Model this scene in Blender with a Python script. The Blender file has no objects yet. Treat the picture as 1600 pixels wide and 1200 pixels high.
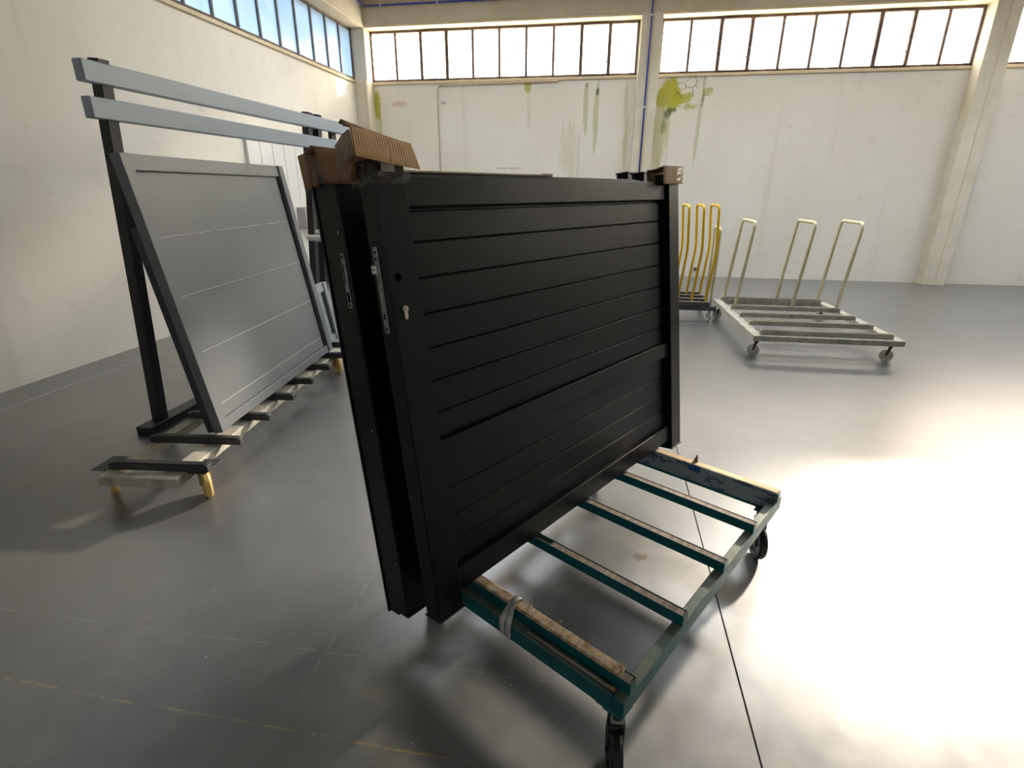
import bpy, bmesh, math, random
from mathutils import Matrix, Vector, noise
random.seed(7)
S = bpy.context.scene
COL = S.collection
rad = math.radians

# ------------------------------------------------------------------ camera, sky, sun, exposure
cam_data = bpy.data.cameras.new('camera')
cam = bpy.data.objects.new('camera', cam_data)
COL.objects.link(cam)
rt = Vector((0.98580669, 0.16782758, 0.00436705))
up = Vector((-0.06235316, 0.34185839, 0.93768061))
bk = Vector((0.15587575, -0.92464412, 0.34747087))
M = Matrix((rt, up, bk)).transposed().to_4x4()
M.translation = Vector((0, 0, 1.6))
cam.matrix_world = M
cam_data.sensor_fit = 'HORIZONTAL'
cam_data.sensor_width = 36.0
cam_data.lens = 824.34 / 1600 * 36.0
cam_data.clip_start = 0.05
S.camera = cam

S.view_settings.view_transform = 'Standard'
S.view_settings.look = 'None'
S.view_settings.gamma = 1.0
S.view_settings.use_curve_mapping = False
S.view_settings.exposure = 0.0

SUN_AZ, SUN_EL = rad(34.5), rad(19.7)
world = bpy.data.worlds.new('sky')
S.world = world
world.use_nodes = True
wn = world.node_tree
bg = wn.nodes['Background']
sky = wn.nodes.new('ShaderNodeTexSky')
sky.sky_type = 'NISHITA'
sky.sun_disc = False
sky.sun_elevation = SUN_EL
sky.sun_rotation = SUN_AZ
sky.air_density = 1.0
sky.dust_density = 2.0
wn.links.new(sky.outputs[0], bg.inputs[0])
bg.inputs[1].default_value = 1.7

sun_data = bpy.data.lights.new('sun', 'SUN')
sun_data.energy = 36.0
sun_data.angle = rad(3.0)
sun_data.color = (1.0, 0.87, 0.70)
sun = bpy.data.objects.new('sun', sun_data)
COL.objects.link(sun)
sun_dir = Vector((math.sin(SUN_AZ) * math.cos(SUN_EL), math.cos(SUN_AZ) * math.cos(SUN_EL), math.sin(SUN_EL)))
sun.rotation_euler = sun_dir.to_track_quat('Z', 'Y').to_euler()


def area_light(name, loc, direction, sx, sy, energy, color=(1, 1, 1), portal=False):
    d = bpy.data.lights.new(name, 'AREA')
    d.shape = 'RECTANGLE'
    d.size, d.size_y = sx, sy
    d.energy = energy
    d.color = color
    d.cycles.is_portal = portal
    o = bpy.data.objects.new(name, d)
    COL.objects.link(o)
    o.location = loc
    o.rotation_euler = Vector(direction).to_track_quat('-Z', 'Y').to_euler()
    return o


CEIL = 4.80
ADDED_SKYLIGHTS = [(-1.6, 7.3), (3.0, 7.3), (7.6, 7.3)]  # made-up roof lights, added to brighten the back wall and far floor
SKY_X, SKY_Y = 2.6, 1.3
for sx_, sy_ in ADDED_SKYLIGHTS:
    area_light('added_skylight_fill', (sx_, sy_, CEIL - 0.012), (0, 0, -1), SKY_X, SKY_Y, 84, (0.93, 0.96, 1.0))  # added fill lamp just below each made-up skylight

# ------------------------------------------------------------------ materials
def nmat(name, color, rough=0.5, metal=0.0, spec=0.5):
    m = bpy.data.materials.new(name)
    m.use_nodes = True
    b = m.node_tree.nodes['Principled BSDF']
    b.inputs['Base Color'].default_value = (*color, 1)
    b.inputs['Roughness'].default_value = rough
    b.inputs['Metallic'].default_value = metal
    b.inputs['Specular IOR Level'].default_value = spec
    return m


class NB:
    """small node builder"""
    def __init__(s, m):
        s.t = m.node_tree
        s.n = s.t.nodes
        s.l = s.t.links
        s.bsdf = s.n['Principled BSDF']

    def val(s, sock, v):
        if hasattr(v, 'is_linked') or hasattr(v, 'links'):
            s.l.new(v, sock)
        else:
            sock.default_value = v

    def math(s, op, a, b=0.0, clamp=False):
        n = s.n.new('ShaderNodeMath')
        n.operation = op
        n.use_clamp = clamp
        s.val(n.inputs[0], a)
        s.val(n.inputs[1], b)
        return n.outputs[0]

    def pos(s):
        g = s.n.new('ShaderNodeNewGeometry')
        x = s.n.new('ShaderNodeSeparateXYZ')
        s.l.new(g.outputs['Position'], x.inputs[0])
        return g.outputs['Position'], x.outputs

    def objco(s):
        g = s.n.new('ShaderNodeTexCoord')
        x = s.n.new('ShaderNodeSeparateXYZ')
        s.l.new(g.outputs['Object'], x.inputs[0])
        return g.outputs['Object'], x.outputs

    def noise(s, vec, scale, detail=4, rough=0.55, stretch=None):
        if stretch:
            mp = s.n.new('ShaderNodeMapping')
            mp.inputs['Scale'].default_value = stretch
            s.l.new(vec, mp.inputs[0])
            vec = mp.outputs[0]
        n = s.n.new('ShaderNodeTexNoise')
        n.inputs['Scale'].default_value = scale
        n.inputs['Detail'].default_value = detail
        n.inputs['Roughness'].default_value = rough
        s.l.new(vec, n.inputs['Vector'])
        return n.outputs[0]

    def ramp(s, f, lo, hi, a=0.0, b=1.0):
        n = s.n.new('ShaderNodeMapRange')
        n.interpolation_type = 'SMOOTHSTEP'
        s.val(n.inputs[0], f)
        n.inputs[1].default_value = lo
        n.inputs[2].default_value = hi
        n.inputs[3].default_value = a
        n.inputs[4].default_value = b
        return n.outputs[0]

    def mix(s, f, a, b):
        n = s.n.new('ShaderNodeMix')
        n.data_type = 'RGBA'
        s.val(n.inputs[0], f)
        for i, c in ((6, a), (7, b)):
            if isinstance(c, tuple):
                n.inputs[i].default_value = (*c, 1)
            else:
                s.l.new(c, n.inputs[i])
        return n.outputs[2]

    def bump(s, h, strength=0.2, dist=0.01):
        n = s.n.new('ShaderNodeBump')
        n.inputs['Strength'].default_value = strength
        n.inputs['Distance'].default_value = dist
        s.l.new(h, n.inputs['Height'])
        s.l.new(n.outputs[0], s.bsdf.inputs['Normal'])

    def blob(s, xo, zo, cx, cz, rx, rz, nz, edge=0.5):
        """soft ellipse broken up by a noise value"""
        dx = s.math('DIVIDE', s.math('SUBTRACT', xo, cx), rx)
        dz = s.math('DIVIDE', s.math('SUBTRACT', zo, cz), rz)
        d = s.math('ADD', s.math('MULTIPLY', dx, dx), s.math('MULTIPLY', dz, dz))
        v = s.math('ADD', d, s.math('MULTIPLY', s.math('SUBTRACT', nz, 0.5), 5.0))
        return s.ramp(v, 1.0, 1.0 - edge, 0.0, 1.0)


def set_mottled(m, c1, c2, scale=6.0, lo=0.35, hi=0.65, bump=0.0, stretch=None, rough=None):
    b = NB(m)
    v, _ = b.objco()
    n = b.noise(v, scale, 5, 0.6, stretch)
    b.l.new(b.mix(b.ramp(n, lo, hi), c1, c2), b.bsdf.inputs['Base Color'])
    if rough:
        b.l.new(b.ramp(n, lo, hi, rough[0], rough[1]), b.bsdf.inputs['Roughness'])
    if bump:
        b.bump(b.noise(v, scale * 6, 4, 0.6, stretch), bump, 0.004)
    return m


# polished concrete floor
m_floor = nmat('polished_concrete', (0.3, 0.3, 0.3), 0.3)
b = NB(m_floor)
v, xyz = b.pos()
n1 = b.noise(v, 1.1, 5, 0.6)
n2 = b.noise(v, 9.0, 5, 0.65)
n3 = b.noise(v, 70.0, 3, 0.6)
base = b.mix(b.ramp(n1, 0.3, 0.7), (0.088, 0.094, 0.104), (0.145, 0.150, 0.158))
base = b.mix(b.ramp(n2, 0.35, 0.75, 0.0, 0.22), base, (0.19, 0.19, 0.187))
base = b.mix(b.ramp(n3, 0.58, 0.75, 0.0, 0.35), base, (0.12, 0.115, 0.11))
n4 = b.noise(v, 2.6, 6, 0.7)
base = b.mix(b.ramp(n4, 0.52, 0.70, 0.0, 0.35), base, (0.23, 0.215, 0.19))
vs = b.n.new('ShaderNodeTexVoronoi')
vs.inputs['Scale'].default_value = 7.0
b.l.new(v, vs.inputs['Vector'])
base = b.mix(b.ramp(vs.outputs['Distance'], 0.030, 0.018, 0.0, 0.8), base, (0.6, 0.6, 0.6))
# worn scratches: stretched noise in two directions
for st, rot in (((90, 2.0, 1), 0.5), ((90, 2.5, 1), -0.9), ((120, 3, 1), 1.9)):
    mp = b.n.new('ShaderNodeMapping')
    mp.inputs['Rotation'].default_value = (0, 0, rot)
    b.l.new(v, mp.inputs[0])
    sc = b.noise(mp.outputs[0], 0.6, 2, 0.5, st)
    base = b.mix(b.ramp(sc, 0.66, 0.72, 0.0, 0.35), base, (0.11, 0.105, 0.10))
# faint painted lines
wob = b.math('MULTIPLY', b.math('SUBTRACT', b.noise(v, 3.0, 2), 0.5), 0.02)
brk = b.ramp(b.noise(v, 14.0, 4, 0.7), 0.42, 0.6)


def hline(axis, other, c, w, lo, hi, col, k, slope=0.0):
    global base
    q = b.math('ADD', b.math('ADD', xyz[axis], wob), b.math('MULTIPLY', xyz[other], slope))
    d = b.math('ABSOLUTE', b.math('SUBTRACT', q, c))
    line = b.ramp(d, w * 1.6, w * 0.5)
    inside = b.math('MULTIPLY', b.ramp(xyz[other], lo - 0.1, lo + 0.1), b.ramp(xyz[other], hi + 0.1, hi - 0.1))
    f = b.math('MULTIPLY', b.math('MULTIPLY', line, inside), b.math('MULTIPLY', brk, k))
    base = b.mix(f, base, col)


hline(1, 0, 1.36, 0.0022, -3.0, 0.1, (0.5, 0.5, 0.5), 0.3, -0.02)
hline(1, 0, 1.045, 0.0035, -3.0, -0.3, (0.40, 0.31, 0.10), 0.6)
hline(0, 1, -0.915, 0.0025, 1.2, 1.8, (0.5, 0.5, 0.5), 0.3)
st = b.noise(v, 26.0, 4, 0.6)
base = b.mix(b.blob(xyz[0], xyz[1], 0.252, 2.085, 0.026, 0.030, st, 0.25), base, (0.06, 0.04, 0.025))
base = b.mix(b.blob(xyz[0], xyz[1], 0.215, 1.99, 0.010, 0.010, st, 0.3), base, (0.07, 0.05, 0.03))
base = b.mix(b.math('MULTIPLY', b.blob(xyz[0], xyz[1], -0.334, 1.83, 0.06, 0.06, st, 0.6), 0.5), base, (0.3, 0.2, 0.1))
base = b.mix(b.math('MULTIPLY', b.blob(xyz[0], xyz[1], -0.68, 1.21, 0.05, 0.03, st, 0.6), 0.5), base, (0.2, 0.14, 0.06))
b.l.new(base, b.bsdf.inputs['Base Color'])
b.l.new(b.ramp(n2, 0.3, 0.7, 0.31, 0.37), b.bsdf.inputs['Roughness'])
b.bsdf.inputs['Specular IOR Level'].default_value = 1.0
b.bump(n1, 0.05, 0.02)
b.bsdf.inputs['Coat Weight'].default_value = 0.65
b.bsdf.inputs['Coat Roughness'].default_value = 0.34
b.bsdf.inputs['Coat IOR'].default_value = 1.6

m_joint = nmat('joint_filler', (0.12, 0.105, 0.085), 0.9)

# plaster walls
WALL = (0.77, 0.725, 0.63)


def plaster(name, back=False):
    m = nmat(name, WALL, 0.85, spec=0.3)
    b = NB(m)
    v, xyz = b.pos()
    n1 = b.noise(v, 0.7, 5, 0.6)
    n2 = b.noise(v, 5.0, 5, 0.65)
    n3 = b.noise(v, 3.0, 4, 0.6, (1.0, 1.0, 0.08))
    c = b.mix(b.ramp(n1, 0.3, 0.75), WALL, (0.82, 0.79, 0.71))
    c = b.mix(b.ramp(n2, 0.58, 0.8, 0.0, 0.35), c, (0.52, 0.47, 0.38))
    c = b.mix(b.ramp(n3, 0.6, 0.75, 0.0, 0.22), c, (0.5, 0.46, 0.34))
    if back:
        nz = b.noise(v, 6.0, 8, 0.75, (1.0, 1.0, 0.55))
        ns = b.noise(v, 13.0, 5, 0.7, (1.0, 1.0, 0.07))
        green, dark, ochre = (0.44, 0.42, 0.035), (0.10, 0.13, 0.05), (0.46, 0.38, 0.2)
        for cx, cz, rx, rz, col, k, nn in (
                (-4.53, 3.15, 0.10, 0.36, green, 0.95, nz),
                (-4.50, 2.75, 0.06, 0.6, (0.5, 0.5, 0.15), 0.5, ns),
                (-1.58, 3.36, 0.075, 0.14, green, 0.8, nz),
                (-1.55, 3.0, 0.05, 0.5, ochre, 0.35, ns),
                (-0.50, 3.0, 0.05, 0.55, (0.4, 0.4, 0.12), 0.55, ns),
                (-0.48, 3.34, 0.03, 0.10, dark, 0.8, nz),
                (-0.30, 2.8, 0.05, 0.8, (0.42, 0.40, 0.14), 0.55, ns),
                (-0.29, 3.26, 0.035, 0.07, dark, 0.8, nz),
                (0.25, 2.7, 0.06, 0.9, (0.48, 0.44, 0.2), 0.5, ns),
                (-0.75, 2.2, 0.2, 0.7, (0.5, 0.45, 0.25), 0.3, ns),
                (0.98, 3.18, 0.24, 0.27, green, 0.95, nz),
                (1.22, 3.13, 0.22, 0.10, green, 0.85, nz),
                (1.34, 2.98, 0.12, 0.07, green, 0.7, nz),
                (0.88, 2.6, 0.14, 0.8, (0.48, 0.46, 0.16), 0.55, ns),
                (0.96, 2.86, 0.08, 0.10, dark, 0.8, nz),
                (1.03, 2.93, 0.10, 0.035, dark, 0.7, nz),
                (0.93, 2.66, 0.05, 0.16, (0.2, 0.24, 0.06), 0.6, ns),
                (1.56, 3.25, 0.035, 0.28, (0.16, 0.2, 0.06), 0.8, nz),
                (1.53, 2.7, 0.05, 0.7, (0.42, 0.4, 0.16), 0.5, ns),
                (1.62, 3.22, 0.10, 0.08, green, 0.6, nz),
                (-4.05, 3.12, 0.16, 0.06, (0.55, 0.36, 0.2), 0.45, nz),
                (-1.9, 1.97, 0.30, 0.03, (0.45, 0.36, 0.2), 0.5, nz),
                (-3.2, 3.12, 0.12, 0.03, (0.3, 0.27, 0.24), 0.5, nz)):
            f = b.math('MULTIPLY', b.blob(xyz[0], xyz[2], cx, cz, rx, rz, nn, 0.6), k)
            c = b.mix(f, c, col)
        # hairline cracks in the damp corner under the right window
        vo = b.n.new('ShaderNodeTexVoronoi')
        vo.feature = 'DISTANCE_TO_EDGE'
        vo.inputs['Scale'].default_value = 5.0
        b.l.new(v, vo.inputs['Vector'])
        cr = b.ramp(vo.outputs['Distance'], 0.035, 0.01)
        f = b.math('MULTIPLY', b.math('MULTIPLY', cr, b.blob(xyz[0], xyz[2], 1.33, 3.27, 0.3, 0.2, n2, 0.5)), 0.8)
        c = b.mix(f, c, (0.12, 0.11, 0.07))
    b.l.new(c, b.bsdf.inputs['Base Color'])
    b.bump(n2, 0.12, 0.01)
    return m


m_wall = plaster('wall_plaster')
m_wallback = plaster('back_wall_plaster', True)
m_beam = set_mottled(nmat('beam_concrete', WALL, 0.9, spec=0.3), (0.52, 0.46, 0.34), (0.60, 0.54, 0.42), 1.5)
m_ceil = set_mottled(nmat('ceiling_concrete', WALL, 0.9, spec=0.3), (0.5, 0.46, 0.37), (0.58, 0.53, 0.43), 1.2)
m_col = set_mottled(nmat('column_plaster', WALL, 0.85, spec=0.3), (0.64, 0.59, 0.46), (0.72, 0.67, 0.55), 2.0)
m_lintel = set_mottled(nmat('tan_edge', WALL, 0.85, spec=0.3), (0.66, 0.54, 0.34), (0.72, 0.62, 0.44), 3.0)
m_winframe = set_mottled(nmat('rusty_frame', (0.1, 0.07, 0.06), 0.7), (0.07, 0.055, 0.06), (0.20, 0.12, 0.08), 20.0)
m_steelwin = nmat('grey_window_steel', (0.09, 0.09, 0.10), 0.6)

# window glass: mostly clear, a little milky
def glass(name, clear, tint=(1, 1, 1), milk=(0.85, 0.88, 0.9), dirt=0.0):
    m = bpy.data.materials.new(name)
    m.use_nodes = True
    t = m.node_tree
    t.nodes.clear()
    out = t.nodes.new('ShaderNodeOutputMaterial')
    tr = t.nodes.new('ShaderNodeBsdfTransparent')
    tr.inputs[0].default_value = (*tint, 1)
    tl = t.nodes.new('ShaderNodeBsdfTranslucent')
    tl.inputs[0].default_value = (*milk, 1)
    gl = t.nodes.new('ShaderNodeBsdfGlossy')
    gl.inputs['Roughness'].default_value = 0.15
    mx = t.nodes.new('ShaderNodeMixShader')
    mx.inputs[0].default_value = 1 - clear
    if dirt:
        tc = t.nodes.new('ShaderNodeNewGeometry')
        no = t.nodes.new('ShaderNodeTexNoise')
        no.inputs['Scale'].default_value = 3.0
        no.inputs['Detail'].default_value = 6
        t.links.new(tc.outputs['Position'], no.inputs['Vector'])
        mr = t.nodes.new('ShaderNodeMapRange')
        mr.inputs[1].default_value = 0.3
        mr.inputs[2].default_value = 0.7
        mr.inputs[3].default_value = 1 - clear - dirt
        mr.inputs[4].default_value = 1 - clear + dirt
        t.links.new(no.outputs[0], mr.inputs[0])
        t.links.new(mr.outputs[0], mx.inputs[0])
    t.links.new(tr.outputs[0], mx.inputs[1])
    t.links.new(tl.outputs[0], mx.inputs[2])
    m2 = t.nodes.new('ShaderNodeMixShader')
    m2.inputs[0].default_value = 0.05
    t.links.new(mx.outputs[0], m2.inputs[1])
    t.links.new(gl.outputs[0], m2.inputs[2])
    t.links.new(m2.outputs[0], out.inputs[0])
    return m


m_pane = glass('window_glass', 0.80)
m_added_skypane = glass('added_skylight_sheet', 0.0)  # sheet of the added roof lights
m_pane_milky = glass('milky_glass', 0.16, dirt=0.05)
m_pane_half = glass('half_milky_glass', 0.42, dirt=0.08)
m_pane_frost = glass('frosted_glass', 0.10, milk=(0.6, 0.63, 0.66), dirt=0.1)

# gate paint: fine-textured black powder coat
m_gate = nmat('black_powder_coat', (0.0024, 0.0030, 0.0040), 0.4, spec=0.25)
b = NB(m_gate)
v, _ = b.objco()
nz = b.noise(v, 900, 2, 0.5)
b.bump(nz, 0.08, 0.0006)
b.l.new(b.ramp(b.noise(v, 3.0, 4), 0.3, 0.7, 0.37, 0.43), b.bsdf.inputs['Roughness'])
m_cap = nmat('black_plastic', (0.012, 0.012, 0.013), 0.38)
m_hole = nmat('dark_hole', (0.001, 0.001, 0.001), 0.95, spec=0.0)
m_zinc = set_mottled(nmat('zinc_plate', (0.3, 0.3, 0.31), 0.45, 0.7), (0.22, 0.22, 0.23), (0.34, 0.34, 0.35), 60)
m_zinc_bright = nmat('bright_latch', (0.75, 0.76, 0.78), 0.35, 0.35)
m_brassnickel = nmat('satin_nickel', (0.62, 0.56, 0.46), 0.32, 0.9)

# green trolley paint, dusty on top faces
m_teal = nmat('teal_paint', (0.0, 0.09, 0.10), 0.45, spec=0.22)
b = NB(m_teal)
g = b.n.new('ShaderNodeNewGeometry')
sep = b.n.new('ShaderNodeSeparateXYZ')
b.l.new(g.outputs['Normal'], sep.inputs[0])
v, _ = b.pos()
n1 = b.noise(v, 9, 6, 0.65)
n2 = b.noise(v, 60, 4, 0.6)
dust = b.math('MULTIPLY', b.ramp(sep.outputs[2], 0.4, 0.95), b.ramp(n1, 0.25, 0.6, 0.25, 0.85))
c = b.mix(b.ramp(n1, 0.3, 0.7), (0.0, 0.090, 0.112), (0.002, 0.112, 0.130))
c = b.mix(dust, c, (0.23, 0.245, 0.19))
c = b.mix(b.ramp(n2, 0.66, 0.76, 0, 0.5), c, (0.10, 0.12, 0.09))
b.l.new(c, b.bsdf.inputs['Base Color'])
b.l.new(b.ramp(n1, 0.3, 0.7, 0.40, 0.52), b.bsdf.inputs['Roughness'])
m_inlay = set_mottled(nmat('worn_wood_inlay', (0.2, 0.15, 0.11), 0.8), (0.20, 0.155, 0.12), (0.34, 0.28, 0.23), 9, stretch=(1, 6, 6), bump=0.3)
m_osb = nmat('worn_cardboard_pad', (0.4, 0.3, 0.2), 0.9, spec=0.2)
b = NB(m_osb)
v, _ = b.objco()
n1 = b.noise(v, 28, 6, 0.7)
n2 = b.noise(v, 11, 4, 0.6)
c = b.mix(b.ramp(n1, 0.35, 0.65), (0.36, 0.24, 0.13), (0.74, 0.61, 0.43))
c = b.mix(b.ramp(n2, 0.60, 0.66, 0, 0.75), c, (0.30, 0.37, 0.38))
c = b.mix(b.ramp(n2, 0.33, 0.28, 0, 0.8), c, (0.13, 0.085, 0.05))
b.l.new(c, b.bsdf.inputs['Base Color'])
b.bump(n1, 0.6, 0.006)
m_filmprint = nmat('printed_film', (0.25, 0.27, 0.3), 0.3)
b = NB(m_filmprint)
v, _ = b.objco()
n1 = b.noise(v, 40, 4, 0.6, (1.0, 0.35, 1.0))
c = b.mix(b.ramp(n1, 0.52, 0.6), (0.25, 0.27, 0.29), (0.06, 0.09, 0.14))
b.l.new(c, b.bsdf.inputs['Base Color'])
m_bluefilm = nmat('blue_film', (0.01, 0.06, 0.22), 0.3)
m_greytape = set_mottled(nmat('grey_tape', (0.4, 0.4, 0.42), 0.35), (0.50, 0.51, 0.53), (0.74, 0.74, 0.75), 40)
m_rod = set_mottled(nmat('grey_rod', (0.3, 0.3, 0.28), 0.5, 0.4), (0.26, 0.25, 0.22), (0.4, 0.39, 0.36), 30)
m_tyre = nmat('black_tyre', (0.012, 0.012, 0.013), 0.4)
m_galv = set_mottled(nmat('galvanised', (0.45, 0.44, 0.42), 0.45, 0.5), (0.42, 0.40, 0.37), (0.6, 0.58, 0.54), 30)

# cardboard
def cardboard(name, c1, c2):
    m = nmat(name, c1, 0.85, spec=0.2)
    set_mottled(m, c1, c2, 8, bump=0.1)
    return m


m_card = cardboard('cardboard', (0.76, 0.49, 0.25), (0.82, 0.56, 0.31))
b = NB(m_card)
v, xyz = b.objco()
wv = b.math('SINE', b.math('ADD', b.math('MULTIPLY', xyz[0], 815.0), b.math('MULTIPLY', xyz[2], -240.0)))
old = b.bsdf.inputs['Base Color'].links[0].from_socket
b.l.new(b.mix(b.ramp(wv, 0.2, 1.0, 0.0, 0.6), old, (0.36, 0.21, 0.10)), b.bsdf.inputs['Base Color'])
m_card_dark = cardboard('cardboard_brown', (0.27, 0.165, 0.09), (0.33, 0.205, 0.115))
m_card_pale = cardboard('cardboard_pale', (0.58, 0.43, 0.28), (0.66, 0.50, 0.33))
m_film = bpy.data.materials.new('clear_stretch_film')
m_film.use_nodes = True
t = m_film.node_tree
t.nodes.clear()
o_ = t.nodes.new('ShaderNodeOutputMaterial')
a_ = t.nodes.new('ShaderNodeBsdfTransparent')
a_.inputs[0].default_value = (0.93, 0.93, 0.95, 1)
g_ = t.nodes.new('ShaderNodeBsdfGlossy')
g_.inputs['Roughness'].default_value = 0.08
g_.inputs[0].default_value = (0.9, 0.9, 0.95, 1)
x_ = t.nodes.new('ShaderNodeMixShader')
x_.inputs[0].default_value = 0.08
t.links.new(a_.outputs[0], x_.inputs[1])
t.links.new(g_.outputs[0], x_.inputs[2])
t.links.new(x_.outputs[0], o_.inputs[0])
m_palepatch = nmat('pale_patch_grey', (0.42, 0.41, 0.38), 0.5)
m_lath = set_mottled(nmat('lath_wood', (0.5, 0.38, 0.25), 0.8), (0.5, 0.38, 0.25), (0.62, 0.5, 0.36), 10)

# right-hand carts
m_cartgrey = set_mottled(nmat('slate_cart_paint', (0.1, 0.1, 0.11), 0.5), (0.085, 0.085, 0.10), (0.12, 0.115, 0.125), 10)
m_yellow = nmat('yellow_paint', (0.95, 0.58, 0.02), 0.35)
m_cream = set_mottled(nmat('cream_paint', (0.7, 0.62, 0.36), 0.4), (0.78, 0.68, 0.38), (0.88, 0.80, 0.54), 6)
m_castor_white = nmat('pale_nylon', (0.6, 0.57, 0.5), 0.45)
m_blue = nmat('blue_pipe', (0.035, 0.05, 0.36), 0.4)
m_clip = nmat('white_clip', (0.8, 0.8, 0.78), 0.5)
m_conduit = nmat('cream_conduit', (0.56, 0.46, 0.32), 0.6)

# left-hand racks
m_greygate = nmat('grey_powder_coat', (0.16, 0.175, 0.19), 0.42)
m_greygate2 = nmat('light_grey_powder_coat', (0.30, 0.33, 0.36), 0.45)
m_edgeglint = nmat('painted_edge_glint', (0.5, 0.53, 0.55), 0.35)  # highlight on the slat edges, put into the colour
m_rackbar = nmat('pale_blue_grey_paint', (0.34, 0.40, 0.46), 0.4)
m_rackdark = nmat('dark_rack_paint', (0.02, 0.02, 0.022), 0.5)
m_alu = nmat('aluminium_tube', (0.75, 0.75, 0.74), 0.4, 0.2)
m_brass = nmat('brass_tube', (0.5, 0.33, 0.14), 0.35, 0.7)
m_deck = nmat('charcoal_bar', (0.045, 0.05, 0.056), 0.55)
m_railcream = set_mottled(nmat('dusty_rail', (0.5, 0.48, 0.4), 0.7), (0.42, 0.42, 0.38), (0.62, 0.57, 0.44), 14)
m_yellowwheel = nmat('yellow_polyurethane', (0.85, 0.60, 0.22), 0.45)
m_doorwhite = nmat('white_door_sheet', (0.82, 0.80, 0.76), 0.5)
m_boxgrey = nmat('grey_cabinet', (0.42, 0.40, 0.38), 0.5)


# ------------------------------------------------------------------ builders
def link(name, me, mat=None, parent=None, kind=None):
    o = bpy.data.objects.new(name, me)
    COL.objects.link(o)
    if mat is not None and me is not None and not me.materials:
        me.materials.append(mat)
    if parent is not None:
        o.parent = parent
    if kind:
        o['kind'] = kind
    return o


def tag(o, label, cat, group=None):
    o['label'] = label
    o['category'] = cat
    if group:
        o['group'] = group
    return o


def thing(name, label, cat, loc=(0, 0, 0), rotz=0.0, group=None, matrix=None):
    o = bpy.data.objects.new(name, None)
    COL.objects.link(o)
    o.empty_display_size = 0.1
    if matrix is not None:
        o.matrix_world = matrix
    else:
        o.location = loc
        o.rotation_euler = (0, 0, rotz)
    return tag(o, label, cat, group)


def smooth_mesh(bm, name, smooth=False):
    me = bpy.data.meshes.new(name)
    bm.normal_update()
    bm.to_mesh(me)
    bm.free()
    if smooth:
        for p in me.polygons:
            p.use_smooth = True
    return me


def bm_box(bm, x0, x1, y0, y1, z0, z1, mtx=None):
    r = bmesh.ops.create_cube(bm, size=1.0)
    vs = r['verts']
    for q in vs:
        q.co = Vector(((x0 + x1) / 2 + q.co.x * (x1 - x0), (y0 + y1) / 2 + q.co.y * (y1 - y0), (z0 + z1) / 2 + q.co.z * (z1 - z0)))
        if mtx:
            q.co = mtx @ q.co
    return vs


def box(name, x0, x1, y0, y1, z0, z1, mat, parent=None, bevel=0.0, kind=None, seg=1, mtx=None):
    bm = bmesh.new()
    bm_box(bm, x0, x1, y0, y1, z0, z1, mtx)
    if bevel:
        bmesh.ops.bevel(bm, geom=list(bm.edges), offset=bevel, segments=seg, affect='EDGES', profile=0.6)
    return link(name, smooth_mesh(bm, name), mat, parent, kind)


def frame_of(d):
    d = d.normalized()
    a = Vector((0, 0, 1)) if abs(d.z) < 0.95 else Vector((1, 0, 0))
    u = d.cross(a).normalized()
    return u, u.cross(d).normalized()


def bm_tube(bm, pts, r, n=12, cap=True):
    pts = [Vector(p) for p in pts]
    rings = []
    for i, p in enumerate(pts):
        d = (pts[min(i + 1, len(pts) - 1)] - pts[max(i - 1, 0)])
        if i == 0:
            u, w = frame_of(d)
        else:
            dn = d.normalized()
            u = (u - dn * u.dot(dn)).normalized()
            w = u.cross(dn).normalized()
        rings.append([bm.verts.new(p + (u * math.cos(2 * math.pi * k / n) + w * math.sin(2 * math.pi * k / n)) * r) for k in range(n)])
    for a, c in zip(rings, rings[1:]):
        for k in range(n):
            bm.faces.new((a[k], a[(k + 1) % n], c[(k + 1) % n], c[k]))
    if cap:
        bm.faces.new(list(reversed(rings[0])))
        bm.faces.new(rings[-1])
    bmesh.ops.recalc_face_normals(bm, faces=list(bm.faces))


def tube(name, pts, r, mat, parent=None, n=12, kind=None):
    bm = bmesh.new()
    bm_tube(bm, pts, r, n)
    me = smooth_mesh(bm, name, True)
    return link(name, me, mat, parent, kind)


def lathe(name, profile, center, axis, mat, parent=None, n=28):
    """profile: (radius, offset along axis) pairs"""
    ax = Vector(axis).normalized()
    u, w = frame_of(ax)
    c = Vector(center)
    bm = bmesh.new()
    rings = []
    for r, h in profile:
        rings.append([bm.verts.new(c + ax * h + (u * math.cos(2 * math.pi * k / n) + w * math.sin(2 * math.pi * k / n)) * max(r, 1e-5)) for k in range(n)])
    for a, d in zip(rings, rings[1:]):
        for k in range(n):
            bm.faces.new((a[k], a[(k + 1) % n], d[(k + 1) % n], d[k]))
    bmesh.ops.remove_doubles(bm, verts=list(bm.verts), dist=1e-4)
    bmesh.ops.recalc_face_normals(bm, faces=list(bm.faces))
    me = smooth_mesh(bm, name)
    return link(name, me, mat, parent)


def arc_path(pts, r, seg=6):
    """round the inner corners of a polyline"""
    pts = [Vector(p) for p in pts]
    out = [pts[0]]
    for a, p, c in zip(pts, pts[1:], pts[2:]):
        d0, d1 = (a - p), (c - p)
        k = min(r, d0.length * 0.48, d1.length * 0.48)
        s, e = p + d0.normalized() * k, p + d1.normalized() * k
        for i in range(seg + 1):
            q = i / seg
            out.append(s * (1 - q) ** 2 + p * 2 * q * (1 - q) + e * q * q)
    out.append(pts[-1])
    return out


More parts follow.
